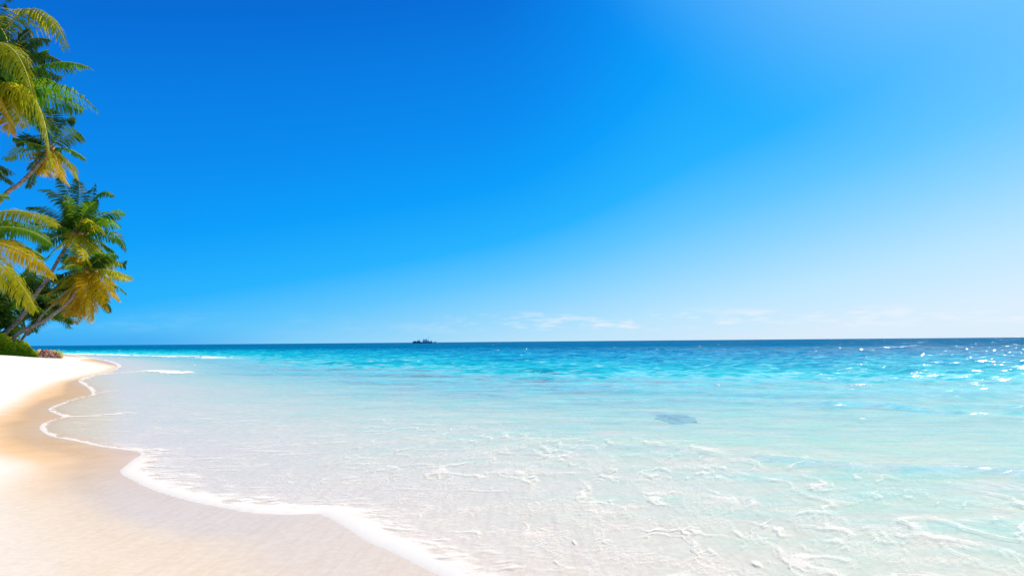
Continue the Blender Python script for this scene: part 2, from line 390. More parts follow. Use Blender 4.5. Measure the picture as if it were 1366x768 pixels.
X, Y, R = fan(980, 860, 3.2, 60000, 66)
ds, dd = fields(X, Y)
D = depth_of(ds, dd, X, Y)
spacing = R * math.radians(132) / 860
ripple = np.zeros(X.shape)
r = np.random.RandomState(3)
for i in range(46):
    wl = math.exp(r.uniform(math.log(0.45), math.log(9.0)))
    ang = math.radians(-92 + r.normal(0, 20))
    if wl < 0.9: ang = math.radians(-100 + r.normal(0, 32))
    amp = 0.0095 * wl ** 0.72
    k = 2 * math.pi / wl
    ph = X * math.cos(ang) * k + Y * math.sin(ang) * k + r.uniform(0, 6.28) + 0.9 * np.sin(X * 0.21 * r.uniform(.5, 1.5) + r.uniform(0, 6)) + 0.7 * np.sin(Y * 0.13 + r.uniform(0, 6))
    ripple += amp * np.sin(ph) * sstep(2.2, 5.0, wl / spacing)
ripple *= 0.95 * (0.04 + 0.96 * sstep(0.05, 0.62, D)); rip0 = ripple * sstep(0.1, 0.4, D)
# small ripples running across the thin sheet of backwash
streak = sstep(0.1, 0.7, ds) * sstep(7.5, 3.0, ds) * sstep(4.0, 7.0, Y) * sstep(40, 14, Y) * sstep(2.5, -2.5, X - 0.1 * Y)
for i in range(7):
    wl = r.uniform(0.22, 0.5); ang = math.radians(-35 + r.normal(0, 9)); k = 2 * math.pi / wl
    ripple += 0.0022 * np.sin(X * math.cos(ang) * k + Y * math.sin(ang) * k + r.uniform(0, 6) + 0.8 * np.sin(X * .9 + Y * .4)) * streak * sstep(2.2, 4, wl / spacing)
# named swells and the little breaker: crest polylines in photo pixels -> metres on the water
cap = np.zeros(X.shape); thick = np.zeros(X.shape)
def crest(pts, hgt, wdt, capamt, capside=0.5, th=0.25):
    global ripple, cap, thick
    q = smooth_poly([ground_pt(*p) for p in pts], 4)
    d, al = segdist(q, X, Y, True); al = al / (len(q) - 1)
    env = sstep(0.0, 0.18, al) * sstep(1.0, 0.82, al)
    env = np.where((al <= 0) | (al >= 1), 0, env)
    # steeper on the shore side
    wl_ = np.where(d > 0, wdt * 0.62, wdt * 1.9)
    g = np.exp(-(d / wl_) ** 2) * env
    g = g * (1 + 0.18 * vnoise(X, Y, int(abs(pts[0][0])), 6, (0.5, 2.5)))
    ripple = ripple + hgt * g
    thick = thick + th * np.exp(-((d - wdt * 0.35) / (wdt * 0.7)) ** 2) * env
    c_ = np.exp(-((d + 0.0 * wdt) / (wdt * 0.40)) ** 2) * env * sstep(capside - 0.12, capside + 0.12, al) * capamt
    cap = np.maximum(cap, c_)
crest([(1205, 506), (1235, 503), (1262, 503), (1300, 505)], 0.20, 0.42, 0.9, 0.50, 1.2)
crest([(1090, 541), (1150, 540), (1215, 544), (1300, 552)], 0.07, 0.32, 0.45, 0.2, 0.5)
crest([(1320, 510), (1345, 510), (1375, 513)], 0.10, 0.35, 0.5, 0.2, 0.2)
crest([(1000, 541), (1060, 540), (1140, 543)], 0.06, 0.3, 0.0, 0.5, 0.15)
crest([(700, 592), (790, 597), (880, 600), (960, 612)], 0.035, 0.26, 0.35, 0.1, 0.5)
crest([(990, 612), (1060, 618), (1150, 628), (1230, 630)], 0.06, 0.26, 0.6, 0.3, 0.7)
crest([(1190, 634), (1270, 630), (1340, 632), (1460, 650)], 0.075, 0.30, 0.5, 0.1, 0.9)
crest([(1280, 552), (1330, 552), (1400, 558)], 0.05, 0.3, 0.4, 0.1, 0.35)
for i in range(26):   # scattered wavelets further out
    px = r.uniform(420, 1500); py = 470 + 85 * r.uniform(0, 1) ** 1.3
    L = r.uniform(25, 110)
    crest([(px, py), (px + L * .5, py - 1 + r.uniform(-1, 1)), (px + L, py + r.uniform(-1, 2))], 0.05 + 0.0015 * (60 - min(60, (py - 455))), 0.35, 0.0 if r.rand() < 0.6 else 0.5, r.uniform(0.2, 0.7), 0.2)
# water surface: a swash film hugging the sand at the edge, then the open sea
film = 0.002 + 0.012 * sstep(-0.02, 0.14, ds) * (1 - 0.45 * sstep(0.2, 1.2, ds)) * (1 + 0.12 * vnoise(X, Y, 31, 10, (0.5, 1.5)) * sstep(14, 5, R))
Z = np.where(ds > 0, film + ripple * sstep(0.1, 0.9, ds), -0.05)
Z = np.where((ds <= 0) & (ds > -0.12), 0.002 + 0.3 * ds, Z)
Z = np.where(ds > 0, np.maximum(Z, -D * 0.24 + 0.006), Z)
# foam strands
fwid = 0.045 + 0.0055 * np.clip(Y, 0, 200)
nzs = vnoise(X, Y, 41, 12, (0.25, 1.6))
edge = sstep(1.0, 0.25, ds / (fwid * (1.25 + 0.55 * nzs)))
edge = np.where(ds < 0.0, 1.0, edge)
# broad rim of froth inside the near lobe
rim = sstep(0.95 + 0.35 * nzs, 0.05, ds) * sstep(15, 10, Y)
def strand(pts, wd, amt):
    global edge
    q = smooth_poly([ground_pt(*p) for p in pts], 4)
    d, al = segdist(q, X, Y); al = al / (len(q) - 1)
    e = sstep(1.0, 0.3, d / (wd * (1 + 0.4 * nzs))) * amt * sstep(0, 0.15, al + 0.1) * sstep(1.0, 0.6, al)
    edge = np.maximum(edge, e)
strand([(168, 600), (205, 600), (250, 602)], 0.14, 0.8)
strand([(84, 556), (120, 555), (170, 551), (215, 550)], 0.22, 0.8)
strand([(122, 526), (150, 521), (190, 517)], 0.25, 0.5)
strand([(104, 507), (127, 499.5), (160, 497), (200, 494.5), (240, 494)], 0.55, 0.75)
strand([(200, 494), (220, 495), (245, 497.5), (250, 497.5)], 1.3, 1.0)
strand([(120, 534), (180, 530), (260, 529)], 0.2, 0.35)
strand([(78, 471.8), (130, 472.8), (200, 474.8), (300, 477.5), (340, 480)], 2.4, 1.0)
strand([(380, 606), (420, 605), (455, 604)], 0.10, 0.5)
zone = sstep(0.2, 1.0, ds) * sstep(8.5, 5.5, ds) * sstep(26, 12, Y)
zone *= 0.35 + 0.65 * sstep(-5.0, 1.0, X)
zone2 = sstep(0.2, 1.0, ds) * sstep(14, 7, ds) * sstep(45, 20, Y) * 0.22
zone = np.maximum(zone, zone2)
farm = sstep(60, 260, R); glit = sstep(60, 190, R)
sea = grid_mesh('sea', X, Y, Z, {'depth': D * (1 + 0.5 * sstep(11, 7, Y) * sstep(-1, 3, X)) * (1 + np.clip(3.0 * rip0, -0.15, 0.5)) + thick * sstep(0.05, 0.5, D), 'foam_edge': np.clip(edge, 0, 1), 'foam_zone': np.clip(zone, 0, 1),
                                 'far': farm, 'glit': glit, 'rim': np.clip(rim, 0, 1), 'vfar': sstep(250, 1100, R), 'streak': np.clip(streak, 0, 1), 'cap': np.clip(cap, 0, 1)}, m_sea, keep=ds > -0.25)
sea['kind'] = 'structure'

# ------------------------------------------------------------------ mesh builder
class MB:
    def __init__(s): s.v = []; s.f = []
    def face(s, pts):
        k = len(s.v); s.v.extend(tuple(map(float, p)) for p in pts); s.f.append(tuple(range(k, k + len(pts))))
    def tube(s, pts, rad, seg=10, ring=0.0):
        pts = [np.array(p, float) for p in pts]; k0 = len(s.v)
        for i, p in enumerate(pts):
            t = pts[min(i + 1, len(pts) - 1)] - pts[max(i - 1, 0)]; t /= np.linalg.norm(t) + 1e-9
            a = np.cross(t, [0.12, 1, 0.05]); a /= np.linalg.norm(a); b_ = np.cross(t, a)
            rr = rad[i]
            for j in range(seg):
                th = 2 * math.pi * j / seg
                s.v.append(tuple(p + (a * math.cos(th) + b_ * math.sin(th)) * rr))
        for i in range(len(pts) - 1):
            for j in range(seg):
                q = k0 + i * seg; s.f.append((q + j, q + (j + 1) % seg, q + seg + (j + 1) % seg, q + seg + j))
        s.f.append(tuple(k0 + j for j in range(seg))[::-1]); e = k0 + (len(pts) - 1) * seg; s.f.append(tuple(e + j for j in range(seg)))
    def box(s, c, d, taper=(1, 1)):
        x, y, z = c; a, b_, h = d[0] / 2, d[1] / 2, d[2] / 2; k = len(s.v)
        for dz, (tx, ty) in ((-h, (1, 1)), (h, taper)):
            for sx, sy in ((-1, -1), (1, -1), (1, 1), (-1, 1)): s.v.append((x + sx * a * tx, y + sy * b_ * ty, z + dz))
        for f in ((0, 3, 2, 1), (4, 5, 6, 7), (0, 1, 5, 4), (1, 2, 6, 5), (2, 3, 7, 6), (3, 0, 4, 7)): s.f.append(tuple(k + i for i in f))
    def build(s, name, mat, parent=None, smooth=False):
        me = bpy.data.meshes.new(name); me.from_pydata(s.v, [], s.f); me.materials.append(mat)
        if smooth: me.polygons.foreach_set('use_smooth', [True] * len(me.polygons))
        me.update(); o = bpy.data.objects.new(name, me); COL.objects.link(o)
        if parent is not None: o.parent = parent
        return o

def thing(name, label, cat, loc, group=None, kind=None):
    o = bpy.data.objects.new(name, None); COL.objects.link(o); o.location = loc
    o['label'] = label; o['category'] = cat
    if group: o['group'] = group
    return o

def tag(o, label, cat, group=None, kind=None):
    o['label'] = label; o['category'] = cat
    if group: o['group'] = group
    if kind: o['kind'] = kind
    return o

# ------------------------------------------------------------------ plant materials
def leaf_mat(name, c1, c2, trans, tmix=0.45, scale=0.9):
    m, n = material(name)
    pos = n.new('ShaderNodeNewGeometry').outputs['Position']
    oi = n.new('ShaderNodeObjectInfo').outputs['Random']
    ns = n.noise(pos, scale, 4, 0.7)
    f = n.m('ADD', n.mr(ns, 0.3, 0.7), n.m('MULTIPLY', n.m('SUBTRACT', oi, 0.5), 0.5), clamp=True)
    c = n.mixc(f, c1, c2)
    d = n.new('ShaderNodeBsdfPrincipled'); n.put(d.inputs['Base Color'], c); d.inputs['Roughness'].default_value = 0.42
    d.inputs['Specular IOR Level'].default_value = 0.13
    t = n.new('ShaderNodeBsdfTranslucent'); n.put(t.inputs[0], n.mixc(f, trans, tuple(v * 0.7 for v in trans)))
    out(n, n.mixs(tmix, d.outputs[0], t.outputs[0])); return m
M = {
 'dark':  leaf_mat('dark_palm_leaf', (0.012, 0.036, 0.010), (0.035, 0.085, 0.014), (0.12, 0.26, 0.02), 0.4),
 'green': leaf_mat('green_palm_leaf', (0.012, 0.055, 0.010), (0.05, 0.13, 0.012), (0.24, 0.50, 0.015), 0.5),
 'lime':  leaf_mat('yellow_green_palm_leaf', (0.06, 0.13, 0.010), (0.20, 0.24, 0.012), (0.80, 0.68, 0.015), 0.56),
 'gold':  leaf_mat('golden_palm_leaf', (0.20, 0.15, 0.008), (0.45, 0.27, 0.01), (1.0, 0.72, 0.01), 0.6),
 'rust':  leaf_mat('dry_palm_leaf', (0.17, 0.095, 0.012), (0.38, 0.24, 0.02), (0.88, 0.60, 0.03), 0.5),
 'ground':leaf_mat('ground_cover_leaf', (0.02, 0.08, 0.006), (0.52, 0.58, 0.02), (0.98, 0.98, 0.03), 0.6, 2.4),
 'shrub': leaf_mat('shrub_leaf', (0.02, 0.06, 0.012), (0.06, 0.13, 0.02), (0.18, 0.34, 0.03), 0.4, 1.2),
}
def solid(name, c1, c2, rough, scale=4, bump=0.0, stretch=(1, 1, 1)):
    m, n = material(name); pos = n.new('ShaderNodeTexCoord').outputs['Object']
    ns = n.noise(n.mapping(pos, scl=stretch), scale, 5, 0.65)
    b = n.new('ShaderNodeBsdfPrincipled'); n.put(b.inputs['Base Color'], n.mixc(n.mr(ns, 0.35, 0.65), c1, c2)); b.inputs['Roughness'].default_value = rough
    if bump: n.put(b.inputs['Normal'], n.bump(ns, 1.0, bump))
    out(n, b.outputs[0]); return m
m_bark = solid('palm_bark', (0.10, 0.065, 0.048), (0.33, 0.25, 0.20), 0.85, 2.2, 0.03, (1, 1, 3))
m_bark2 = solid('pale_palm_bark', (0.12, 0.08, 0.065), (0.34, 0.26, 0.21), 0.85, 2.2, 0.03, (1, 1, 3))
m_rach = solid('palm_midrib', (0.34, 0.36, 0.04), (0.55, 0.42, 0.05), 0.5, 3)
m_rachd = solid('dark_palm_midrib', (0.08, 0.11, 0.02), (0.20, 0.20, 0.04), 0.5, 3)
m_nut = solid('coconut_husk', (0.42, 0.17, 0.02), (0.55, 0.30, 0.03), 0.45, 3)
m_fib = solid('crown_fibre', (0.13, 0.06, 0.03), (0.26, 0.13, 0.05), 0.9, 9, 0.03)
m_rock = solid('reddish_rock', (0.09, 0.035, 0.03), (0.34, 0.17, 0.13), 0.85, 2.4, 0.12)
m_sandrock = solid('ochre_rock', (0.40, 0.26, 0.14), (0.60, 0.45, 0.28), 0.85, 2.0, 0.08)
m_weed = solid('submerged_weed', (0.13, 0.25, 0.32), (0.24, 0.36, 0.42), 0.8, 6)

# ------------------------------------------------------------------ palms
def frond(parent, p0, p1, p2, leaf='green', llen=0.95, n_leaf=62, hang=0.6, seed=0, wid=0.055, rib=None, side_axis=None):
    """one pinnate leaf: an arching midrib from p0 to p2 with a comb of drooping leaflets on both sides"""
    r = random.Random(seed)
    org = np.array(parent.location); p0, p1, p2 = (np.array(p, float) - org for p in (p0, p1, p2))
    n_leaf = int(n_leaf * 0.68); wid *= 1.5; hang *= 0.55; llen *= 1.5; n_leaf = int(n_leaf * 1.15); wid *= 1.15
    mb = MB(); N = 14
    B = lambda t: (1 - t) ** 2 * p0 + 2 * t * (1 - t) * p1 + t * t * p2
    T = lambda t: (lambda v: v / (np.linalg.norm(v) + 1e-9))(2 * (1 - t) * (p1 - p0) + 2 * t * (p2 - p1))
    down = np.array([0, 0, -1.0])
    tw = r.choice((-1, 1)) * r.uniform(0.15, 0.75)
    for i in range(n_leaf):
        t = 0.10 + 0.90 * (i + r.uniform(-.2, .2)) / (n_leaf - 1); t = min(t, 1.0)
        prof = math.sin(math.pi * min(1, 0.16 + 0.80 * t) ** 0.8) ** 0.6 if t < 1 else 0.25
        prof = max(prof, 0.28)
        c = B(t); tg = T(t)
        s0 = np.cross(tg, [0, 0, 1.0]); ns_ = np.linalg.norm(s0)
        s0 = s0 / ns_ if ns_ > 0.15 else (np.array([1.0, 0, 0]) if side_axis is None else np.array(side_axis))
        upn = np.cross(s0, tg)
        s0 = s0 * math.cos(tw) + upn * math.sin(tw)
        for sgn in (-1, 1):
            if r.random() < 0.035: continue
            ll = llen * prof * r.uniform(0.82, 1.1)
            fw = 0.22 + 0.55 * t * t + r.uniform(-.08, .08)
            d = s0 * sgn + tg * fw + upn * (0.18 * (1 - t)) + np.array([r.uniform(-.07, .07) for _ in range(3)])
            d /= np.linalg.norm(d)
            d = d + tg * 0.22 * math.sin(t * 9 + seed + sgn) + upn * 0.12 * math.sin(t * 13 + seed * 2); d /= np.linalg.norm(d)
            hg = hang * r.uniform(0.55, 1.6) * (1 + 0.4 * math.sin(t * 7 + seed))
            q = [c]; dirn = d
            for k in range(3):
                dirn = dirn + down * hg * (0.55 + 0.45 * k); dirn = dirn / np.linalg.norm(dirn)
                q.append(q[-1] + dirn * ll / 3)
            wv_ = np.cross(d, dirn); lw = np.linalg.norm(wv_)
            wv_ = tg if lw < 0.05 else tg * 0.75 + wv_ / lw * 0.35
            wv_ = wv_ / np.linalg.norm(wv_)
            ws = [wid * 0.55, wid, wid * 0.8, 0.006]
            k0 = len(mb.v)
            for p_, w_2 in zip(q, ws):
                mb.v.append(tuple(p_ - wv_ * w_2 / 2)); mb.v.append(tuple(p_ + wv_ * w_2 / 2))
            for k in range(3): mb.f.append((k0 + 2 * k, k0 + 2 * k + 1, k0 + 2 * k + 3, k0 + 2 * k + 2))
    f = mb.build('frond', M[leaf], parent)
    rb = MB(); pts = [B(k / N) for k in range(N + 1)]
    rb.tube(pts, [0.055 * (1 - 0.85 * k / N) + 0.004 for k in range(N + 1)], 5)
    rb.build('midrib', rib or (m_rachd if leaf == 'dark' else m_rach), f, True)
    return f

def trunk(parent, pts, r0, r1, mat, n=60):
    org = np.array(parent.location)
    q = smooth_poly([tuple(np.array(p, float) - org) for p in pts], max(2, n // (len(pts) - 1)))
    mb = MB(); m_ = len(q)
    rad = []
    for i in range(m_):
        t = i / (m_ - 1); rr = r0 + (r1 - r0) * t ** 0.7
        if t < 0.06: rr *= 1 + 0.35 * (1 - t / 0.06)
        rad.append(rr * (1.06 if i % 2 else 0.97))
    mb.tube(q, rad, 12); return mb.build('trunk', mat, parent, True)

def ico(r_, c, sub=1, squash=1.0, jit=0.0, seed=0):
    import bmesh
    bm = bmesh.new(); bmesh.ops.create_icosphere(bm, subdivisions=sub, radius=r_)
    rr = random.Random(seed)
    for v in bm.verts:
        v.co *= 1 + rr.uniform(-jit, jit); v.co.z *= squash
    vs = [tuple(np.array(v.co) + np.array(c)) for v in bm.verts]; fs = [tuple(x.index for x in f.verts) for f in bm.faces]
    bm.free(); return vs, fs

def coconuts(parent, center, nn, seed, spread=0.4):
    r = random.Random(seed); org = np.array(parent.location)
    for i in range(nn):
        a = r.uniform(0, 6.28); c = np.array(center) - org + np.array([math.cos(a) * spread, math.sin(a) * spread, -0.25 - r.uniform(0, .45)])
        vs, fs = ico(0.15, (0, 0, 0), 2, 1.25)
        mb = MB(); mb.v = vs; mb.f = fs
        o = mb.build('coconut', m_nut, parent, True); o.location = c

def heart(parent, c, r_=0.4):
    vs, fs = ico(r_, (0, 0, 0), 2, 1.3, 0.12, 3); mb = MB(); mb.v = vs; mb.f = fs
    o = mb.build('crown_heart', m_fib, parent, True); o.location = np.array(c) - np.array(parent.location)

def auto_crown(parent, c, num, length, elev=(75, -50), leafs=None, seed=0, hang=0.6, droop=0.5, n_leaf=52, llen=0.9, az0=0, skip=None, wid=0.07):
    r = random.Random(seed); c = np.array(c)
    for i in range(num):
        t = i / max(1, num - 1)
        a = az0 + i * 2.39996 + r.uniform(-.2, .2)
        if skip and skip(a % (2 * math.pi), t): continue
        e = math.radians(elev[0] + (elev[1] - elev[0]) * t + r.uniform(-7, 7))
        L = length * r.uniform(0.85, 1.08) * (0.8 + 0.2 * min(1, t * 3))
        h = np.array([math.cos(a), math.sin(a), 0])
        d = h * math.cos(e) + np.array([0, 0, math.sin(e)])
        p1 = c + d * L * 0.55
        d2 = d + np.array([0, 0, -1]) * droop * (1.2 if e > 0 else 0.9) + h * 0.15; d2 /= np.linalg.norm(d2)
        p2 = p1 + d2 * L * 0.52
        lf = leafs(t, r) if leafs else 'green'
        frond(parent, c + d * 0.25, p1, p2, lf, llen * r.uniform(.9, 1.1), n_leaf, hang, seed * 100 + i, wid)

def base_at(px, py, Y):
    p = P(px, py, Y); return (p[0], p[1], ground_z(p[0], p[1]))

def fpx(par, Y, a, b, c_, leaf, llen, seed, hang=0.6, dY=(0, 0, 0), n_leaf=80, wid=0.05, rib=None):
    """frond given by where its base, bend and tip stand in the photo, at depth Y (+dY)"""
    a = P(a[0], a[1], Y + dY[0]); c_ = P(c_[0], c_[1], Y + dY[2]); mid = P(b[0], b[1], Y + dY[1])
    p1 = 2 * mid - 0.5 * (a + c_)      # the curve passes through the given middle point
    return frond(par, a, p1, c_, leaf, llen, n_leaf, hang, seed, wid, rib)

GRP = 'coconut palms leaning out over the beach'
# palm A: big near palm whose crown fills the top left corner
YA = 38.0
ca = P(-6, 122, YA)
bA = (ca[0] - 7, ca[1] + 1.5); A = thing('coconut_palm', 'tall near palm whose big arching fronds fill the top left corner', 'palm tree', (bA[0], bA[1], ground_z(*bA)), GRP)
trunk(A, [tuple(A.location), (bA[0] + 1.0, bA[1], 5), (bA[0] + 3.4, bA[1] - 0.6, 11), tuple(ca)], 0.26, 0.15, m_bark)
heart(A, ca, 0.42)
fpx(A, YA, (-4, 118), (8, 50), (-42, 10), 'green', 0.9, 1, 0.7, (0, 1, 2))
fpx(A, YA, (-22, 95), (38, 13), (90, 62), 'lime', 1.35, 2, 1.5, (1.5, 1.0, 0.5), 110)
fpx(A, YA, (-6, 116), (22, 62), (64, 52), 'dark', 1.15, 3, 0.7, (0.6, 2, 3), 90)
fpx(A, YA, (-2, 118), (30, 72), (86, 84), 'dark', 1.1, 33, 0.8, (0.6, 1.8, 2.4), 90)
fpx(A, YA, (2, 122), (62, 86), (118, 90), 'green', 0.85, 4, 0.7, (0.3, .6, .9), 90)
fpx(A, YA, (6, 124), (72, 112), (130, 148), 'green', 0.75, 5, 1.1, (0, -.6, -1.0), 100)
fpx(A, YA, (20, 125), (48, 150), (78, 172), 'dark', 0.8, 6, 0.9, (0.2, 0.8, 1.2), 80)
fpx(A, YA, (0, 122), (46, 132), (68, 224), 'lime', 1.15, 7, 1.5, (-.3, -1.6, -2.0), 130)
fpx(A, YA, (-50, 80), (8, 60), (44, 128), 'lime', 1.15, 8, 1.2, (-1.2, -2.0, -2.2), 110)
fpx(A, YA, (-10, 118), (-2, 130), (20, 168), 'rust', 0.7, 9, 0.9, (-.4, -1.4, -1.6), 60)
fpx(A, YA, (-8, 118), (-50, 60), (-110, 70), 'green', 1.1, 10, 0.8, (0, 1, 1), 80)
fpx(A, YA, (-10, 122), (-60, 120), (-100, 190), 'green', 1.1, 11, 0.9, (0, -1, -1), 80)
fpx(A, YA, (-8, 120), (-30, 170), (-40, 240), 'lime', 1.1, 12, 0.9, (0, -.5, -1), 80)
fpx(A, YA, (-8, 112), (-30, 30), (-15, -50), 'green', 1.0, 13, 0.6, (0, 0, 1), 80)
fpx(A, YA, (-4, 112), (-16, 40), (22, -8), 'dark', 0.8, 14, 0.6, (0, 2, 3), 80)
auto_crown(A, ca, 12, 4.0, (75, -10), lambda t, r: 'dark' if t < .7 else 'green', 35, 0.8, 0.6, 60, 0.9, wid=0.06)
for i, (mx, my, ex, ey, lf, hg) in enumerate([(14, 70, 40, 40, 'dark', .7), (30, 84, 62, 70, 'green', .8), (36, 92, 78, 102, 'dark', .9), (12, 56, 8, 24, 'dark', .6), (-16, 60, -4, 18, 'green', .7), (26, 108, 50, 130, 'dark', .9), (14, 134, 34, 168, 'lime', 1.0), (6, 138, 14, 176, 'rust', .8)]):
    fpx(A, YA, (-3, 118), (mx, my), (ex, ey), lf, 1.0, 40 + i, hg, (0.3, 1.6 if i < 6 else -.6, 2.4 if i < 6 else -1), 80)
coconuts(A, ca, 5, 4)

# palm B: slim far palm, small crown high up on a thin bent trunk
YB = 62.0
cb = P(69, 196, YB)
bB = base_at(-75, 470, YB + 4); B_ = thing('coconut_palm', 'small slender palm high up, its thin bent trunk bare against the sky', 'palm tree', bB, GRP)
trunk(B_, [bB, P(-45, 350, YB + 3), P(0, 268, YB + 1), P(28, 244, YB), P(52, 218, YB), cb], 0.24, 0.16, m_bark)
heart(B_, P(68, 200, YB), 0.4)
for i, (mx, my, ex, ey, lf, hg) in enumerate([(44, 184, 22, 192, 'dark', .7), (34, 201, 6, 211, 'dark', .8), (98, 178, 112, 186, 'dark', .6), (92, 199, 115, 213, 'green', .8),
     (56, 170, 40, 158, 'dark', .6), (84, 166, 100, 160, 'dark', .6), (70, 165, 68, 146, 'dark', .4), (90, 215, 104, 238, 'lime', .9), (78, 222, 92, 246, 'gold', .9),
     (55, 214, 48, 232, 'rust', .6), (50, 212, 38, 224, 'dark', .6), (47, 228, 38, 250, 'dark', .4), (76, 215, 78, 236, 'gold', .8), (62, 222, 64, 235, 'rust', .5), (40, 190, 20, 184, 'green', .7)]):
    r_ = random.Random(i); sgn = 1 if i % 2 else -1
    fpx(B_, YB, (68, 198), (mx, my), (ex, ey), lf, 0.85, 200 + i, hg, (0, sgn * 0.7, sgn * 1.2), 44, 0.07)
coconuts(B_, cb, 6, 5, 0.35)

# palm C: green crown over the golden one
YC = 86.0
cc = P(104, 310, YC)
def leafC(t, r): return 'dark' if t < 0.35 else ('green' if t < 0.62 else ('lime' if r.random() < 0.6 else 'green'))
bC = base_at(-8, 470, YC); C_ = thing('coconut_palm', 'green crowned palm on a leaning grey trunk, above the golden crown', 'palm tree', bC, GRP)
trunk(C_, [bC, P(6, 446, YC), P(31, 420, YC), P(49, 391, YC), P(64, 371, YC), P(78, 346, YC), P(92, 324, YC), cc], 0.25, 0.19, m_bark)
heart(C_, P(104, 312, YC), 0.65)
for i, (mx, my, ex, ey, lf, hg, dz) in enumerate([(84, 266, 54, 253, 'dark', .5, 1.5), (70, 284, 38, 276, 'dark', .6, 1), (94, 264, 78, 236, 'dark', .5, 2), (106, 262, 104, 240, 'dark', .4, 1), (118, 272, 126, 246, 'dark', .5, 1.5),
     (128, 262, 150, 262, 'green', .6, 0), (136, 288, 165, 284, 'green', .7, 1), (138, 296, 161, 302, 'green', .8, -1), (146, 309, 168, 334, 'green', .8, 0), (132, 322, 152, 336, 'green', .7, 2),
     (126, 330, 150, 356, 'lime', .9, -2), (118, 338, 118, 366, 'lime', .9, -2.5), (106, 336, 104, 362, 'lime', .8, -2), (94, 334, 86, 352, 'green', .8, 1), (76, 302, 40, 296, 'green', .8, -1),
     (72, 312, 34, 304, 'dark', .8, 1.5), (70, 318, 50, 334, 'green', .9, -1), (150, 345, 166, 349, 'dark', .8, 2), (88, 300, 60, 292, 'green', .6, 0), (96, 280, 88, 262, 'green', .5, -1),
     (112, 285, 128, 270, 'green', .5, -2), (124, 298, 140, 312, 'lime', .7, -2.5)]):
    fpx(C_, YC, (104, 310), (mx, my), (ex, ey), lf, 1.15, 300 + i, hg, (0, dz * .7, dz), 50, 0.085)
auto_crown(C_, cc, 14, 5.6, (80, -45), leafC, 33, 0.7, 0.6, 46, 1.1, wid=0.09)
coconuts(C_, P(112, 306, YC - .8), 9, 6, 0.55)

# palm D / E: golden crown low over the beach on two trunks that cross near the ground
YD = 83.0
cdp = P(117, 360, YD)
bD = base_at(14, 470, YD); D_ = thing('coconut_palm', 'golden crowned palm leaning furthest out over the beach, on the lower of two crossing trunks', 'palm tree', bD, GRP)
trunk(D_, [bD, P(20, 449, YD), P(42, 436, YD), P(62, 426, YD), P(84, 409, YD), P(99, 394, YD), P(108, 377, YD), cdp], 0.25, 0.17, m_bark2)
heart(D_, cdp, 0.6)
for i, (mx, my, ex, ey, lf, hg, dz) in enumerate([(146, 362, 172, 372, 'lime', .8, 0), (148, 376, 168, 391, 'green', .8, 1), (142, 382, 160, 400, 'gold', .8, -1), (134, 386, 144, 400, 'gold', .8, -1.5), (138, 398, 146, 414, 'dark', .6, 1.5),
     (128, 392, 129, 418, 'gold', .5, 0), (120, 396, 121, 430, 'gold', .4, -1.5), (112, 398, 101, 431, 'rust', .4, 1), (104, 394, 84, 425, 'rust', .5, 1.5), (96, 385, 68, 402, 'gold', .7, 1), (96, 378, 62, 392, 'rust', .8, 2),
     (98, 368, 80, 382, 'lime', .9, -1), (92, 362, 60, 378, 'dark', .8, 1), (100, 342, 84, 352, 'gold', .9, -2), (112, 338, 108, 330, 'lime', .9, -2), (132, 342, 152, 348, 'green', .8, 0), (138, 348, 162, 352, 'lime', .7, 1),
     (126, 344, 140, 338, 'green', .7, 1), (104, 350, 78, 358, 'lime', .9, -2), (118, 400, 112, 420, 'rust', .4, 2), (130, 380, 136, 408, 'lime', .5, 1), (110, 384, 92, 410, 'gold', .5, -1), (116, 380, 110, 408, 'gold', .4, -2.2)]):
    fpx(D_, YD, (117, 361), (mx, my), (ex, ey), lf, 1.05, 400 + i, hg, (0, dz * .7, dz), 50, 0.085)
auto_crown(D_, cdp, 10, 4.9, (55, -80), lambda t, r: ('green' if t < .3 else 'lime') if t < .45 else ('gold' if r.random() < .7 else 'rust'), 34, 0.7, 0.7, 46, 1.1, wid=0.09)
coconuts(D_, P(123, 358, YD - .9), 10, 8, 0.55)

YE = 84.5
ce = P(96, 388, YE)
bE = base_at(24, 470, YE); E_ = thing('coconut_palm', 'thin dark trunked palm with drooping rusty fronds behind the golden crown', 'palm tree', bE, GRP)
trunk(E_, [bE, P(30, 452, YE), P(46, 434, YE), P(60, 416, YE), P(80, 400, YE), ce], 0.17, 0.13, m_bark)
heart(E_, ce, 0.5)
for i, (mx, my, ex, ey, lf, hg, dz) in enumerate([(84, 380, 64, 392, 'dark', .7, 1), (90, 374, 72, 366, 'dark', .7, 1), (82, 396, 66, 410, 'rust', .6, -1), (100, 402, 96, 420, 'rust', .4, 0), (108, 400, 110, 424, 'rust', .5, 1),
     (92, 404, 84, 420, 'rust', .5, 1.5), (110, 378, 124, 384, 'dark', .6, 1.5), (96, 370, 100, 356, 'dark', .5, 1), (112, 392, 122, 410, 'gold', .6, -.5)]):
    fpx(E_, YE, (96, 388), (mx, my), (ex, ey), lf, 1.0, 500 + i, hg, (0, dz * .7, dz), 44, 0.085)

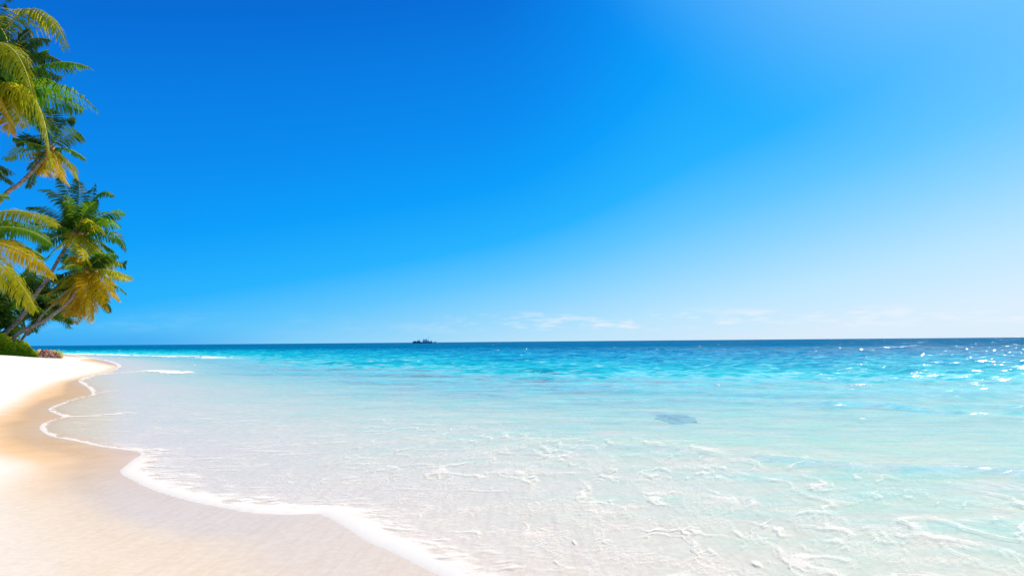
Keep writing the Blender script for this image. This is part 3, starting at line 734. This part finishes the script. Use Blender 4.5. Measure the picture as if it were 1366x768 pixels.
# palm F: near palm beyond the left edge, only its long arching fronds reach in
YF = 44.0
cf = P(-58, 318, YF)
bF = base_at(-120, 470, YF + 2); F1 = thing('coconut_palm', 'palm at the left edge reaching in with three long arched yellow green fronds', 'palm tree', bF, GRP)
trunk(F1, [bF, P(-100, 410, YF + 1), cf], 0.28, 0.18, m_bark)
heart(F1, cf, 0.45)
fpx(F1, YF, (-56, 312), (10, 282), (76, 300), 'lime', 0.95, 601, 0.7, (0, 0, 0), 110)
fpx(F1, YF, (-56, 314), (8, 294), (66, 318), 'green', 0.9, 602, 0.9, (0.8, 1.5, 2), 110)
fpx(F1, YF, (-56, 316), (14, 303), (70, 326), 'green', 0.95, 603, 1.1, (0, .6, 1), 110)
fpx(F1, YF, (-56, 318), (10, 321), (58, 343), 'green', 0.8, 604, 1.2, (0, -.4, -.6), 110)
fpx(F1, YF, (-56, 318), (18, 331), (73, 368), 'gold', 0.85, 605, 1.5, (-.4, -1.4, -2), 130, 0.055)
fpx(F1, YF, (-58, 322), (6, 356), (47, 413), 'lime', 1.1, 606, 1.4, (-.4, -1.6, -2.2), 130, 0.055)
fpx(F1, YF, (-58, 316), (-30, 270), (10, 262), 'green', 0.9, 607, 0.6, (0, 1, 2), 90)
fpx(F1, YF, (-58, 322), (-20, 350), (6, 390), 'dark', 0.9, 608, 0.9, (0, .8, 1.4), 90)
auto_crown(F1, cf, 8, 4.2, (60, -40), lambda t, r: 'green', 61, skip=lambda a, t: a < 1.2 or a > 5.1)

# palm G: only the tips of two fronds show at the left edge
YG = 60.0
cg = P(-42, 238, YG); bG = base_at(-140, 470, YG + 3)
G_ = thing('coconut_palm', 'palm mostly beyond the left edge, only dark frond tips showing beside the slender trunk', 'palm tree', bG, GRP)
trunk(G_, [bG, P(-95, 340, YG + 2), cg], 0.26, 0.17, m_bark); heart(G_, cg, 0.45)
fpx(G_, YG, (-40, 236), (-8, 222), (20, 232), 'dark', 0.8, 701, 0.7, (0, 0, 0), 70, 0.06)
fpx(G_, YG, (-40, 236), (-10, 230), (16, 246), 'dark', 0.8, 702, 0.8, (0, 1, 1), 70, 0.06)
auto_crown(G_, cg, 10, 3.6, (70, -40), lambda t, r: 'green', 62, skip=lambda a, t: a < 1.1 or a > 5.2)

# palm H / I: dark crowns behind
YH = 96.0
ch = P(62, 404, YH); bH = base_at(-30, 470, YH)
H1 = thing('coconut_palm', 'dark low palm behind the leaning trunks', 'palm tree', bH, GRP)
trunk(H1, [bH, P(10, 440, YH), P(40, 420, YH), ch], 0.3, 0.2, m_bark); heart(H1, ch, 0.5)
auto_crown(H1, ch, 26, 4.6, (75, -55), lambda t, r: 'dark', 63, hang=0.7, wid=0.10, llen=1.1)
YI = 92.0
ci = P(22, 392, YI); bI = base_at(-50, 470, YI)
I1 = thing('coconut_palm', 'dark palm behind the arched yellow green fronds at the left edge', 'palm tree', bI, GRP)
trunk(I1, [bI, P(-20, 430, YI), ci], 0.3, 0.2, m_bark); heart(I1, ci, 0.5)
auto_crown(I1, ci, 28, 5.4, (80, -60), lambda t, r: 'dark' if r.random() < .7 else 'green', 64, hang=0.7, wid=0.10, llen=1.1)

# ------------------------------------------------------------------ shrubs, ground cover
def leaf_cloud(n_, fn, size, seed, flat=0.3):
    r = random.Random(seed); mb = MB()
    for _ in range(n_):
        p, nrm = fn(r); p = np.array(p)
        nv = np.array(nrm, float) + np.array([r.uniform(-1, 1) for _ in range(3)]) * 1.1; nv /= np.linalg.norm(nv) + 1e-9
        a = np.cross(nv, [r.uniform(-1, 1), r.uniform(-1, 1), r.uniform(-1, 1)]); a /= np.linalg.norm(a) + 1e-9; b_ = np.cross(nv, a)
        s_ = size * r.uniform(0.6, 1.3)
        mb.face([p - a * s_ * .5, p - b_ * s_ * .34 + a * s_ * .05 + nv * s_ * .06, p + a * s_ * .55 - nv * s_ * .08, p + b_ * s_ * .34 + a * s_ * .05 + nv * s_ * .06])
    return mb

# mound of creeping ground cover along the top of the beach
g0 = P(50, 472, 88); 
def mound_h(x, y):
    """height of the creeper mat above the sand"""
    p = (x - MX[0]) / MX[1]; return 0
ys = 81.0
def cover_pt(r):
    # along the beach edge, from x_pixel -180 to 50, several metres deep, higher towards the left
    t = 1 - r.random() ** 0.8; u = r.random() if r.random() < .7 else r.random() * 0.12
    px = 50 - 230 * t
    y_ = ys - 2.2 * min(1, t * 3) + u * 9.0
    x_ = (px - 683) / 911 * ys * 1.0 - u * 9.0 * 0.62
    top = 3.1 * (1 - math.exp(-t * 7.0)) * (0.30 + 0.70 * math.sin(math.pi * min(1, 0.08 + u * 0.95)) ** 0.7) * (0.9 + 0.25 * math.sin(x_ * 2.1 + y_) * math.sin(x_ * .9))
    top *= 0.82 + 0.5 * abs(math.sin(x_ * 5.1 + 2 * math.sin(y_ * 2.3)) * math.sin(y_ * 3.7 + x_)) * (1 + 0.6 * (r.random() < 0.04))
    if u < 0.10: top *= u / 0.10
    z0 = gz_cache(x_, y_)
    z = z0 + top * (1 - 0.12 * r.random() ** 2) + 0.04
    if u < 0.12: z = z0 + top * r.random() + 0.03
    return (x_, y_, z), (0.1, -0.6, 0.8)
_gc = {}
def gz_cache(x, y):
    k = (round(x), round(y))
    if k not in _gc: _gc[k] = ground_z(*k)
    return _gc[k]
cover = leaf_cloud(13000, cover_pt, 0.48, 5).build('ground_cover', M['ground'])
tag(cover, 'bright yellow green creeper carpeting the top of the beach beneath the palms', 'ground cover', kind='stuff')

def shrub(px, py, Y, rx, rz, n_, seed, mat, label, size=0.3):
    c = P(px, py, Y); base = (c[0], c[1], ground_z(c[0], c[1]))
    t = thing('shrub', label, 'shrub', base, 'shrubs under the palms')
    rel = np.array(c) - np.array(base)
    rr = random.Random(seed)
    blobs = [(rel + np.array([rr.uniform(-.6, .6) * rx, rr.uniform(-.6, .6) * rx, rr.uniform(-.55, .6) * rz]), rr.uniform(0.35, 0.6)) for _ in range(11)]
    def fn(r):
        b_, k = r.choice(blobs)
        v = np.array([r.gauss(0, 1) for _ in range(3)]); v /= np.linalg.norm(v)
        q = v * np.array([rx, rx, rz]) * k * r.uniform(0.7, 1.05)
        return b_ + q, v
    leaf_cloud(n_, fn, size, seed).build('foliage', mat, t)
    mb = MB()
    for k, (b_, _) in enumerate(blobs[:6]):
        mb.tube([(0.1 * k - .2, 0, -0.1), tuple(b_ * 0.5 + np.array([0.1, 0, 0])), tuple(b_)], [0.09, 0.06, 0.03], 6)
    mb.build('stem', m_bark, t, True)
shrub(0, 416, 89, 2.6, 2.4, 9000, 21, M['shrub'], 'dense dark green shrub at the left edge below the arched fronds')
shrub(-40, 400, 88, 3.2, 3.4, 7000, 22, M['shrub'], 'big green shrub half beyond the left edge behind the first one')
shrub(8, 446, 89, 1.6, 1.3, 4000, 23, M['shrub'], 'low dark shrub at the foot of the two crossing trunks', 0.24)

# ------------------------------------------------------------------ rocks
def rock(px, py, Y, w_, d_, h_, seed, mat, label, cat='rock', name='rock', group='rocks at the end of the greenery'):
    import bmesh
    from mathutils import noise as nz_
    bm = bmesh.new(); bmesh.ops.create_icosphere(bm, subdivisions=5, radius=1)
    c = P(px, py, Y); z = ground_z(c[0], c[1])
    for v in bm.verts:
        p = v.co.copy()
        f = 1 + 0.38 * nz_.noise(p * 1.3 + Vector((seed, 0, 0))) + 0.20 * (1 - abs(nz_.noise(p * 3.4 + Vector((0, seed, 0)))) * 2) + 0.10 * nz_.noise(p * 8 + Vector((seed, 0, 3)))
        v.co = Vector((p.x * w_ / 2 * f, p.y * d_ / 2 * f, max(-0.25, p.z) * h_ * f))
    me = bpy.data.meshes.new(name); bm.to_mesh(me); bm.free(); me.materials.append(mat)
    o = bpy.data.objects.new(name, me); COL.objects.link(o); o.location = (c[0], c[1], z - 0.03)
    o.rotation_euler[2] = seed
    return tag(o, label, cat, group)
rock(62, 470, 86, 2.5, 1.8, 0.82, 1.3, m_rock, 'large reddish brown rock, the biggest at the end of the green creeper')
rock(71, 470, 86.5, 1.5, 1.2, 0.55, 4.1, m_rock, 'reddish brown rock just right of the biggest one')
rock(77, 470.5, 85.5, 1.0, 0.8, 0.26, 2.2, m_rock, 'low dark red rock tapering out towards the water')
rock(53, 470, 87, 1.4, 1.2, 0.72, 5.7, m_sandrock, 'ochre rock between the creeper and the biggest red rock')
rock(71, 470, 88, 2.0, 1.2, 0.80, 3.3, m_sandrock, 'pale ochre rock behind the red rocks')
# tuft of yellow green plant on the right of the rocks
tp_ = P(75.5, 466, 87.3); tb = (tp_[0], tp_[1], ground_z(tp_[0], tp_[1]) + 0.2)
tuft = thing('beach_plant', 'small yellow green plant growing at the right end of the rocks', 'plant', tb)
def tfn(r):
    v = np.array([r.gauss(0, .35), r.gauss(0, .3), abs(r.gauss(0, .3)) + .05]); return v, (0, 0, 1)
leaf_cloud(380, tfn, 0.16, 77).build('foliage', M['ground'], tuft)
mb = MB(); mb.tube([(0, 0, -.3), (0.02, 0, .1), (0.08, 0, .45)], [.03, .025, .01], 5); mb.build('stem', m_bark, tuft)

# weed covered rock under the shallow water
wp = ground_pt(905, 559, -0.05)
import bmesh
bm = bmesh.new(); bmesh.ops.create_icosphere(bm, subdivisions=4, radius=1)
from mathutils import noise as mnoise
for v in bm.verts:
    p = v.co.copy(); f = 1 + 0.5 * mnoise.noise(p * 1.8) + 0.25 * mnoise.noise(p * 5.0)
    v.co = Vector((p.x * 0.44 * f, p.y * 0.95 * f, p.z * 0.028 * f))
me = bpy.data.meshes.new('submerged_rock'); bm.to_mesh(me); bm.free(); me.materials.append(m_weed)
wr = bpy.data.objects.new('submerged_rock', me); COL.objects.link(wr); wr.location = (wp[0], wp[1], ground_z(wp[0], wp[1]) - 0.005)
tag(wr, 'dark weed covered rock lying under the shallow turquoise water', 'rock')

# ------------------------------------------------------------------ ship on the horizon
m_navy = solid('dark_blue_hull', (0.07, 0.13, 0.24), (0.10, 0.17, 0.29), 0.5, 0.2)  # navy paint with some distance haze mixed into its colour
m_grey = solid('grey_blue_paint', (0.22, 0.32, 0.42), (0.28, 0.38, 0.48), 0.5, 0.2)
m_white = solid('white_paint', (0.74, 0.76, 0.78), (0.82, 0.83, 0.84), 0.4, 0.3)
m_glass = solid('dark_glass', (0.02, 0.03, 0.04), (0.03, 0.04, 0.05), 0.15, 1)
YS = 1500.0
u = YS / F_       # metres per photo pixel out there
def hull_mb(x0, x1, beam, h, sheer=0.25):
    mb = MB(); N = 16; k0 = 0
    for i in range(N + 1):
        t = i / N; x = x0 + (x1 - x0) * t
        b_ = beam / 2 * min(1, (min(t, 0.995) + 0.0) / 0.28 + 0.05) ** 0.6 * (1 if t < 0.86 else 1 - 0.35 * (t - .86) / .14)
        top = h * (1 + sheer * (1 - t) ** 3)
        xb = x + (x1 - x0) * 0.04 * (1 - t)
        mb.v += [(xb, -b_ * .75, -0.8), (x, -b_, top), (x, b_, top), (xb, b_ * .75, -0.8)]
    for i in range(N):
        a_ = 4 * i
        for j in range(4): mb.f.append((a_ + j, a_ + (j + 1) % 4, a_ + 4 + (j + 1) % 4, a_ + 4 + j))
    mb.f.append((0, 1, 2, 3)); mb.f.append((4 * N + 3, 4 * N + 2, 4 * N + 1, 4 * N)); return mb
sp0 = P(563, 457, YS)
ship = thing('cargo_ship', 'dark hulled ship with a white midship house and tall mast on the horizon', 'ship', (sp0[0], sp0[1], 0))
hull_mb(-13 * u, 14 * u, 8.5, 2.9).build('hull', m_navy, ship)
mb = MB(); mb.box((-9.5 * u, 0, 4.1), (3.0 * u, 6.5, 1.8)); mb.box((-4.6 * u, 0, 4.3), (4.2 * u, 6.8, 2.6)); mb.build('forward_deckhouse', m_navy, ship)
mb = MB(); mb.box((5.4 * u, 0, 4.7), (8.6 * u, 8.7, 3.6)); mb.box((3.6 * u, 0, 7.5), (4.6 * u, 7, 2.0), (0.9, .9)); h_ = mb.build('deckhouse', m_white, ship)
mb = MB()
for k in range(7): mb.box((1.9 * u + k * 0.9 * u, -4.4, 5.2), (0.4 * u, 0.12, 0.8))
mb.build('window_row', m_glass, h_)
mb = MB(); mb.box((10.6 * u, 0, 3.8), (5.0 * u, 6.4, 1.5)); mb.build('aft_deckhouse', m_grey, ship)
def mast(x, z0, z1, r_): 
    mb = MB(); mb.tube([(x, 0, z0), (x, 0, z1)], [r_, r_ * .45], 8); return mb
ma = mast(8.9 * u, 3, 16.5, 0.42); ma.box((8.9 * u, 0, 11.5), (0.3, 3.4, 0.25)); ma.build('mast', m_grey, ship)
mast(1.2 * u, 4, 12.5, 0.35).build('mast', m_grey, ship)
mast(12.6 * u, 3.8, 8.8, 0.40).build('stern_post', m_navy, ship)
cr_ = MB(); cr_.tube([(-2.6 * u, 0, 4), (-2.6 * u, 0, 9.5)], [.35, .3], 8); cr_.tube([(-2.6 * u, 0, 9.0), (-6.2 * u, 0, 7.0)], [.22, .14], 6); cr_.build('deck_crane', m_grey, ship)
fn_ = MB(); fn_.tube([(5.8 * u, 0, 5.8), (6.0 * u, 0, 9.6)], [1.1, .9], 12); fn_.build('funnel', m_navy, ship)
bp = P(580.5, 457, YS - 60)
boat = thing('motor_boat', 'small white boat just behind the stern of the dark ship', 'boat', (bp[0], bp[1], 0))
hull_mb(-3.2 * u, 3.2 * u, 3.8, 2.2).build('hull', m_white, boat)
mb = MB(); mb.box((0.4 * u, 0, 2.8), (2.6 * u, 2.6, 1.5), (0.8, .85)); mb.build('cabin', m_white, boat)
mb = MB(); mb.box((0.4 * u, -1.28, 3.0), (1.8 * u, 0.1, 0.5)); mb.build('window', m_glass, boat)
mb = MB(); mb.tube([(1.2 * u, 0, 3), (1.2 * u, 0, 5.8)], [.12, .06], 6); mb.build('mast', m_grey, boat)

S.cycles.max_bounces = 8; S.cycles.transparent_max_bounces = 12; S.cycles.diffuse_bounces = 3; S.cycles.glossy_bounces = 3
S.cycles.caustics_reflective = False; S.cycles.caustics_refractive = False
S.cycles.sample_clamp_indirect = 4.0
